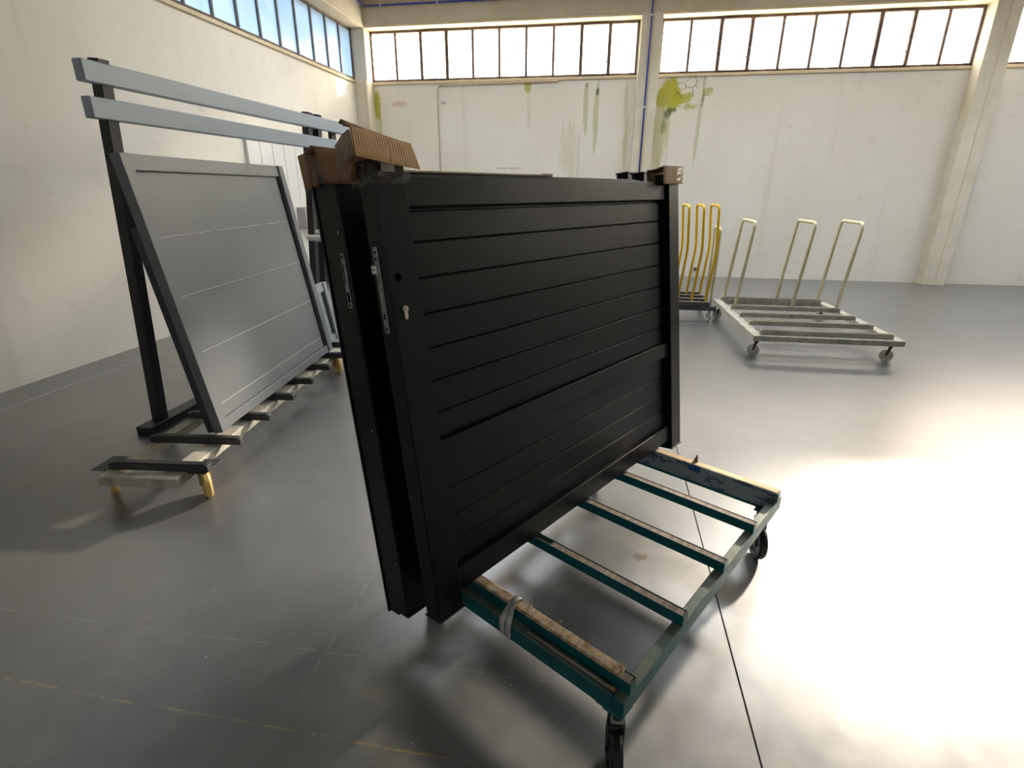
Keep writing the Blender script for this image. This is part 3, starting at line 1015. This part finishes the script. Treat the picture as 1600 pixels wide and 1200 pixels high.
# mounting plates and castors
def castor(parent, cx, cy, top, r, wide, mat_w, mat_f, yaw, plate_mat, plate=0.05, head=0.0):
    c = link('castor', None, None, parent)
    bm = bmesh.new()
    bm_box(bm, cx - plate, cx + plate, cy - plate, cy + plate, top - 0.007, top)
    COL.objects.unlink(c)
    bpy.data.objects.remove(c)
    c = link('castor', smooth_mesh(bm, 'castor'), plate_mat, parent)
    ax = Vector((math.cos(yaw), math.sin(yaw), 0))
    rr = Vector((-ax.y, ax.x, 0)) * (r * (0.1 if head else 0.35))
    wc = Vector((cx, cy, r)) + rr
    lathe('wheel', [(0.001, -wide / 2), (r * 0.32, -wide / 2), (r * 0.36, -wide * 0.30), (r * 0.70, -wide * 0.30), (r * 0.74, -wide / 2), (r * 0.93, -wide / 2), (r, -wide * 0.25),
                    (r, wide * 0.25), (r * 0.93, wide / 2), (r * 0.74, wide / 2), (r * 0.70, wide * 0.30), (r * 0.36, wide * 0.30), (r * 0.32, wide / 2), (0.001, wide / 2)], wc, ax, mat_w, c)
    f = bmesh.new()
    bm_tube(f, [(cx, cy, top - 0.007), (cx, cy, top - 0.03)], r * 0.28, 16)
    zt = top - 0.03
    if head:
        hb = bmesh.new()
        bm_box(hb, -head, head, -head, head, -0.048, -0.007, Matrix.Translation((cx, cy, top)) @ Matrix.Rotation(yaw, 4, 'Z'))
        link('housing', smooth_mesh(hb, 'housing'), m_galv, c)
        zt = top - 0.052
    for s in (-1, 1):
        o_ = ax * s * (wide / 2 + 0.004)
        a0 = Vector((cx, cy, zt)) + o_
        a1 = wc + o_
        side = Vector((-ax.y, ax.x, 0)) * r * 0.22
        th = ax * 0.0015
        q = [a0 - side, a0 + side, a1 + side * 0.6, a1 - side * 0.6]
        v0 = [f.verts.new(x - th) for x in q]
        v1 = [f.verts.new(x + th) for x in q]
        f.faces.new(v0)
        f.faces.new(list(reversed(v1)))
        for i in range(4):
            j = (i + 1) % 4
            f.faces.new((v0[i], v1[i], v1[j], v0[j]))
    bm_box(f, -r * 0.3, r * 0.3, -wide / 2 - 0.006, wide / 2 + 0.006, -0.002, 0.002, Matrix.Translation((cx, cy, zt)) @ Matrix.Rotation(yaw + math.pi / 2, 4, 'Z'))
    bm_tube(f, [wc - ax * (wide / 2 + 0.008), wc + ax * (wide / 2 + 0.008)], r * 0.1, 10)
    bmesh.ops.recalc_face_normals(f, faces=list(f.faces))
    link('fork', smooth_mesh(f, 'fork'), mat_f, c)
    return c


T('mounting_plate', 0.967, 1.057, -0.545, -0.456, RB - 0.006, RB, m_teal)
for g_, p_ in ((1.000, -0.488), (2.28, -0.507), (1.10, -1.40), (2.28, -1.40)):
    castor(tr, g_ - 1.65, -p_ - 1.0, RB - (0.006 if g_ == 1.0 else 0), 0.082, 0.036, m_tyre, m_rackdark, rad(126), m_teal, 0.030, 0.0185)
# back rest the gates lean on (leans with them)
inv = tr.matrix_basis.inverted() if False else (Matrix.Translation(OT) @ Matrix.Rotation(ANG, 4, 'Z')).inverted()


def lean_box(name, ga, gb, na, nb, ua, ub, mat, parent=tr):
    bm = bmesh.new()
    bm_box(bm, ga, gb, -nb, -na, ua, ub, inv @ fm0)
    return link(name, smooth_mesh(bm, name), mat, parent)


for g_ in (1.25, 1.70, 2.18):
    lean_box('back_post', g_ - 0.02, g_ + 0.02, -0.432, -0.392, -0.018, 1.18, m_teal)
lean_box('back_bar', 1.22, 2.21, -0.432, -0.392, 1.18, 1.22, m_teal)

# long pads, strap, rod on the trolley
padm = Matrix.Translation(OT) @ Matrix.Rotation(ANG, 4, 'Z')


def rough_pad(name, label, g0, g1, p0, p1, z0, z1, mat, amp=0.003, seed=1):
    t = thing(name, label, 'pad', OT, ANG)
    bm = bmesh.new()
    N = 60
    rings = []
    for i in range(N + 1):
        p = p0 + (p1 - p0) * i / N
        y = -p - 1.0
        s = noise.noise(Vector((p * 14, seed, 0))) * amp
        s2 = noise.noise(Vector((p * 21, seed + 7, 0))) * amp
        s3 = noise.noise(Vector((p * 33, seed + 3, 5))) * amp
        a, c = g0 - 1.65 + s, g1 - 1.65 + s2
        top = z1 + s3
        rings.append([bm.verts.new(q) for q in ((a, y, z0), (a + 0.001, y, top - 0.006), (a + 0.006, y, top), ((a + c) / 2, y, top + s), (c - 0.006, y, top), (c, y, top - 0.005), (c, y, z0))])
    for a, c in zip(rings, rings[1:]):
        n = len(a)
        for k2 in range(n):
            bm.faces.new((a[k2], a[(k2 + 1) % n], c[(k2 + 1) % n], c[k2]))
    bm.faces.new(list(reversed(rings[0])))
    bm.faces.new(rings[-1])
    bmesh.ops.recalc_face_normals(bm, faces=list(bm.faces))
    link('strip', smooth_mesh(bm, 'strip'), mat, t)
    return t


pad1 = rough_pad('packing_pad', 'frayed tan cardboard pad on the nearest trolley crossbar', 0.996, 1.036, -1.45, -0.490, CT + 0.0005, 0.3565, m_osb, 0.0012, 1)
# torn curled end and loose flakes
for i in range(7):
    bm = bmesh.new()
    p = -0.492 - i * 0.004 if i < 4 else -0.62 - (i - 4) * 0.11
    g_ = 1.002 + i * 0.010 if i < 4 else 1.036
    base_ = Vector((g_ - 1.65, -p - 1.0, 0.3555))
    tip = base_ + Vector((random.uniform(-0.002, 0.006), random.uniform(-0.010, -0.002), random.uniform(0.004, 0.010)))
    w = Vector((0.006, random.uniform(0.002, 0.005), 0.0))
    q4 = [base_ - w, base_ + w, tip + w * 0.5, tip - w * 0.4]
    v0 = [bm.verts.new(q) for q in q4]
    v1 = [bm.verts.new(q + Vector((0.0, 0.002, 0.0015))) for q in q4]
    bm.faces.new(v0)
    bm.faces.new(list(reversed(v1)))
    for a in range(4):
        c = (a + 1) % 4
        bm.faces.new((v0[a], v1[a], v1[c], v0[c]))
    bmesh.ops.recalc_face_normals(bm, faces=list(bm.faces))
    link('torn_flake', smooth_mesh(bm, 'torn_flake'), m_osb, pad1)

pad5 = rough_pad('packing_pad', 'tan cardboard pad wrapped in printed film on the farthest trolley crossbar', 2.264, 2.312, -1.45, -0.46, CT + 0.0005, 0.3565, m_card_pale, 0.0012, 5)
T('printed_film', 2.2625, 2.2665, -1.30, -0.46, 0.270, 0.3555, m_filmprint, pad5, 0.001)
T('blue_patch', 2.2612, 2.2624, -0.865, -0.805, 0.322, 0.3555, m_bluefilm, pad5, 0)
bm = bmesh.new()
v0 = [bm.verts.new(q) for q in ((2.30 - 1.65, -0.165, 0.356), (2.31 - 1.65, -0.140, 0.356), (2.305 - 1.65, -0.158, 0.390), (2.315 - 1.65, -0.150, 0.387))]
for f in ((0, 1, 3), (0, 3, 2), (0, 2, 1), (1, 2, 3)):
    bm.faces.new([v0[i] for i in f])
link('torn_flap', smooth_mesh(bm, 'torn_flap'), m_card_dark, pad5)

# tape strap tied round the near beam and crossbar
sk = thing('tape_strap', 'grey plastic tape tied round the near trolley beam', 'strap', OT, ANG)


def ribbon(name, pts, w, mat, parent):
    bm = bmesh.new()
    r0, r1 = [], []
    for p, dy in pts:
        r0.append(bm.verts.new(Vector(p) + Vector((0, w / 2 + dy, 0))))
        r1.append(bm.verts.new(Vector(p) + Vector((0, -w / 2 + dy, 0))))
    for i in range(len(pts) - 1):
        bm.faces.new((r0[i], r1[i], r1[i + 1], r0[i + 1]))
    o = link(name, smooth_mesh(bm, name, True), mat, parent)
    md = o.modifiers.new('thickness', 'SOLIDIFY')
    md.thickness = 0.0012
    return o


yS = 0.883 - 1.0
xb = G0 - 1.65
for dy, w, sk_ in ((0.014, 0.022, 0.012), (-0.012, 0.023, -0.012)):
    ribbon('tape', [((xb - 0.002, yS, 0.252), dy), ((xb - 0.0025, yS, 0.300), dy), ((xb + 0.001, yS, 0.3125), dy), ((xb + 0.012, yS, 0.330), dy - sk_ * 0.3), ((xb + 0.026, yS, 0.352), dy - sk_ * 0.8), ((xb + 0.034, yS, 0.366), dy - sk_),
                    ((xb + 0.066, yS, 0.3665), dy - sk_ * 1.3), ((xb + 0.074, yS, 0.350), dy - sk_ * 1.3), ((xb + 0.073, yS, 0.312), dy - sk_ * 1.3)], w, m_greytape, sk)
# thin rod in the step between beam and crossbar
rod = tag(tube('thin_rod', [gd * 0.9785 + pd * -0.80 + Vector((0, 0, 0.3158)), gd * 0.9815 + pd * -0.505 + Vector((0, 0, 0.3158))], 0.0052, m_rod, None, 8),
          'thin grey rod lying along the near beam of the teal trolley', 'rod')
tip = lathe('rod_tip', [(0.001, 0), (0.0065, 0), (0.0065, 0.012), (0.004, 0.014), (0.001, 0.014)], gd * 0.9815 + pd * -0.505 + Vector((0, 0, 0.3170)), pd, m_brass, rod, 10)
tip['label'] = 'small brass tip'

# ------------------------------------------------------------------ carts on the right
def small_cart(root, X0, X1, Y0, Y1, z_rail, z_top, bars, mat, zb, yaw=0.0):
    """rails along local y, crossbars along x on top; root at origin of the same axes"""
    w = 0.095
    for a in (X0, X1 - w):
        box('side_rail', a, a + w, Y0, Y1, zb, z_rail, mat, root, 0.004)
    for a in (Y0, Y1 - 0.05):
        box('end_beam', X0 + w, X1 - w, a, a + 0.05, zb, z_rail, mat, root, 0.004)
    for y in bars:
        c = box('crossbar', X0 + 0.004 + 0.07, X1 - 0.09, y, y + 0.045, z_rail, z_top, mat, root, 0.003)
        box('wood_inlay', X0 + 0.1, X1 - 0.11, y + 0.006, y + 0.039, z_top, z_top + 0.003, m_inlay, c)


cr = thing('hoop_cart', 'low slate grey cart with yellow tube hoops by the back wall', 'cart', (0.6, 7.25, 0))


def rel(p, o=(0.6, 7.25, 0)):
    return (p[0] - o[0], p[1] - o[1], p[2] - o[2])


small_cart(cr, 0.10 - 0.6, 1.455 - 0.6, 6.95 - 7.25, 7.72 - 7.25, 0.205, 0.258, [6.95 - 7.25, 7.18 - 7.25, 7.42 - 7.25, 7.66 - 7.25], m_cartgrey, 0.147)
for x in (0.2, 1.39):
    for y in (7.03, 7.62):
        castor(cr, x - 0.6, y - 7.25, 0.147, 0.054, 0.024, m_castor_white, m_galv, rad(20), m_cartgrey, 0.035)


def hoop(parent, xb, xk, xt, yn, yf, zb, zk, zt, r, mat, name='hoop'):
    p = [(xb, yn, zb), (xk, yn, zk), (xt, yn + 0.0, zt), (xt - 0.01, yf, zt), (xk, yf, zk), (xb, yf, zb)]
    return tube(name, arc_path([rel(q) for q in p], 0.07, 6), r, mat, parent, 10)


for xb_, xk_, xt_ in ((0.972, 1.025, 0.990), (1.147, 1.200, 1.162), (1.320, 1.372, 1.335)):
    hoop(cr, xb_, xk_, xt_, 7.01, 7.50, 0.262, 0.895, 1.415, 0.0168, m_yellow)
h4 = hoop(cr, 1.385, 1.392, 1.392, 7.02, 7.36, 0.205, 0.95, 1.155, 0.0168, m_cream)
h4['label'] = 'pale cream tube hoop, shorter than the yellow ones'

c2o = (2.2, 6.4, 0)
c2 = thing('hoop_cart', 'low pale dusty cart with cream hoop posts at the right, beside the yellow hoops', 'cart', (2.2, 6.4, 0), rad(1.5))
small_cart(c2, -0.70, 0.70, -0.95, 0.95, 0.235, 0.285, [-0.90, -0.5, -0.1, 0.3, 0.86], m_railcream, 0.18)
for x in (-0.63, 0.63):
    for y in (-0.85, 0.82):
        castor(c2, x, y, 0.18, 0.062, 0.026, m_castor_white, m_rackdark, rad(60), m_cartgrey, 0.04)
for x_ in (-0.55, 0.1, 0.6):
    tube('hoop', arc_path([(x_ - 0.03, 0.885, 0.286), (x_ + 0.06, 0.885, 1.25), (x_ + 0.06, 0.32, 1.25), (x_ - 0.03, 0.32, 0.286)], 0.07), 0.019, m_cream, c2, 10)

# ------------------------------------------------------------------ grey gates on a cart on the left
av = Vector((-0.111, 0.9938, 0.0)).normalized()
pv = Vector((av.y, -av.x, 0))
lang = math.atan2(av.y, av.x)
LB = Vector((-2.36, 4.254, 0.0))          # foot of the near grey leaf's far stile
lc = thing('gate_cart', 'low cart with dark crossbars and a yellow castor under the grey gates', 'cart', LB, lang)
# local x = along av (far +), y = -pv (left of the cart)
zr2, zc2 = 0.175, 0.22
box('side_rail', -2.2, 0.45, 0.0, 0.105, 0.12, zr2, m_railcream, lc, 0.004)
box('side_rail', -2.2, 0.45, 0.36, 0.43, 0.12, zr2, m_railcream, lc, 0.004)
box('end_beam', 0.39, 0.45, 0.105, 0.36, 0.12, zr2, m_railcream, lc, 0.004)
box('end_beam', -2.2, -2.14, 0.105, 0.36, 0.12, zr2, m_railcream, lc, 0.004)
for x in (-2.12, -1.8, -1.45, -1.10, -0.77, -0.43, -0.10, 0.235):
    c = box('crossbar', x, x + 0.045, -0.125, 0.425, zr2, zc2 - 0.006, m_deck, lc, 0.003)
    box('rubber_strip', x + 0.004, x + 0.041, -0.118 + random.uniform(0, 0.02), 0.40, zc2 - 0.006, zc2, m_rackdark, c, 0.001)
# big yellow-tyred castors stand outside the rail ends on brackets
for x, y in ((0.0, -0.022), (0.30, 0.47), (-2.07, -0.065), (-2.07, 0.47)):
    br_ = box('castor_bracket', x - 0.075 if x > 0 else x - 0.06, x + 0.06 if x > 0 else x + 0.1, y - 0.05, y + 0.05, 0.1705, 0.175, m_deck, lc, 0.001)
    r = 0.083
    wc = Vector((x, y, r))
    ax = Vector((math.cos(rad(-48)), math.sin(rad(-48)), 0))
    wide = 0.04
    lathe('wheel', [(0.001, -wide / 2), (r * 0.25, -wide / 2), (r * 0.3, -wide * 0.2), (r * 0.66, -wide * 0.2), (r * 0.7, -wide / 2), (r * 0.9, -wide / 2), (r, -wide * 0.22),
                    (r, wide * 0.22), (r * 0.9, wide / 2), (r * 0.7, wide / 2), (r * 0.66, wide * 0.2), (r * 0.3, wide * 0.2), (r * 0.25, wide / 2), (0.001, wide / 2)], wc, ax, m_yellowwheel, br_)
    f = bmesh.new()
    for s in (-1, 1):
        oo = ax * s * (wide / 2 + 0.005)
        bm_tube(f, [wc + oo, Vector((x, y, 0.171)) + oo], 0.008, 8)
    bm_tube(f, [wc - ax * (wide / 2 + 0.01), wc + ax * (wide / 2 + 0.01)], 0.009, 8)
    link('fork', smooth_mesh(f, 'fork'), m_brass, br_)

LEAN2 = rad(9.0)
up2 = (-pv * math.sin(LEAN2) + Vector((0, 0, 1)) * math.cos(LEAN2))
n2v = av.cross(up2)
lm = Matrix((av, -n2v, up2)).transposed().to_4x4()


def grey_leaf(label, x0, x1, nf, h, pitch, mat, zoff=0.0, stile=0.075):
    mt = lm.copy()
    mt.translation = LB + Vector((0, 0, zc2 + 0.0105)) + n2v * nf + Vector((0, 0, zoff))
    t = thing('gate_leaf', label, 'gate', matrix=mt)
    for a, c in ((x0, x0 + stile), (x1 - stile, x1)):
        box('stile', a, c, 0.0, 0.055, 0, h, mat, t, 0.003)
    a, c = x0 + stile, x1 - stile
    box('bottom_rail', a, c, 0.012, 0.05, 0.0, 0.06, mat, t, 0.002)
    box('top_rail', a, c, 0.012, 0.05, h - 0.08, h, mat, t, 0.002)
    z = 0.06
    first = pitch[0]
    edges = [0.06]
    z = first
    while z < h - 0.1:
        edges.append(z)
        z += pitch[1]
    edges.append(h - 0.08)
    box('edge_channel', c - 0.030, c + 0.002, 0.034, 0.050, 0.062, h - 0.082, m_rackdark, t)  # black strip stands in for shade on the stile's inner side
    c -= 0.030
    for e in edges[1:-1]:
        box('edge_glint', a, c, 0.0285, 0.031, e - 0.0015, e + 0.0025, m_edgeglint, t)  # painted highlight line along each slat joint
    for lo, hi in zip(edges, edges[1:]):
        box('slat', a, c, 0.030, 0.042, lo + 0.001, hi - 0.002, mat, t, 0.0025)
    return t


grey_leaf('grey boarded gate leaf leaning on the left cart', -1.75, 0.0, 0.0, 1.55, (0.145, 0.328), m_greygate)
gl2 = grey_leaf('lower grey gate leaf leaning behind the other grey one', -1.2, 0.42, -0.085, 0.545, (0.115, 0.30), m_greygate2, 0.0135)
for z in (0.478, 0.494, 0.512):
    box('trim_line', -1.12, 0.34, 0.008, 0.0125, z - 0.0015, z + 0.0015, m_alu, gl2)

# leaning posts of the cart behind the grey leaves
for x in (-1.6, -0.9, -0.25):
    bm = bmesh.new()
    bm_box(bm, x - 0.02, x + 0.02, 0.155, 0.195, -0.04, 1.2)
    o = link('back_post', smooth_mesh(bm, 'back_post'), m_deck, lc)
    o.matrix_parent_inverse = (Matrix.Translation(LB) @ Matrix.Rotation(lang, 4, 'Z')).inverted()
    mt = lm.copy()
    mt.translation = LB + Vector((0, 0, zc2 + 0.0105))
    o.matrix_basis = mt

# tall rack behind: two long pale bars on dark uprights
RX = -2.85
rk = thing('steel_rack', 'tall steel rack with two pale blue-grey bars on dark uprights', 'rack', (RX, 5.4, 0))
for z0, z1 in ((2.135, 2.245), (1.955, 2.065)):
    box('bar', -0.02, 0.04, -2.6, 0.72, z0, z1, m_rackbar, rk, 0.006)
for y in (-2.45, -0.25, -0.07):
    bm = bmesh.new()
    bm_box(bm, -0.033, 0.033, -0.035, 0.035, -1.245, 1.02, Matrix.Translation((-0.075, y, 1.25)) @ Matrix.Rotation(rad(4.5), 4, 'Y'))
    link('upright', smooth_mesh(bm, 'upright'), m_rackdark, rk)
for y, z in ((-0.20, 2.10), (0.3, 2.10)):
    box('spacer', -0.06, -0.02, y - 0.05, y + 0.05, 2.0, 2.2, m_rackdark, rk, 0.003)
box('foot_beam', -0.23, -0.12, -2.6, 0.72, 0.0, 0.06, m_rackdark, rk, 0.004)
for i, (y, z, mt_) in enumerate(((-0.46, 1.14, m_alu), (-0.30, 1.175, m_alu), (0.02, 1.03, m_brass))):
    arm = tube('arm', [(-0.02, y, z), (0.28 if i < 2 else 0.2, y - 0.02, z - 0.01)], 0.03 if i < 2 else 0.022, mt_, rk, 4 if i < 2 else 12)
    lathe('arm_end', [(0.001, 0), (0.025, 0), (0.026, 0.01), (0.018, 0.012), (0.001, 0.006)], (0.28 if i < 2 else 0.2, y - 0.02, z - 0.01), (1, 0, 0), m_hole if i == 2 else m_brass, arm, 12)
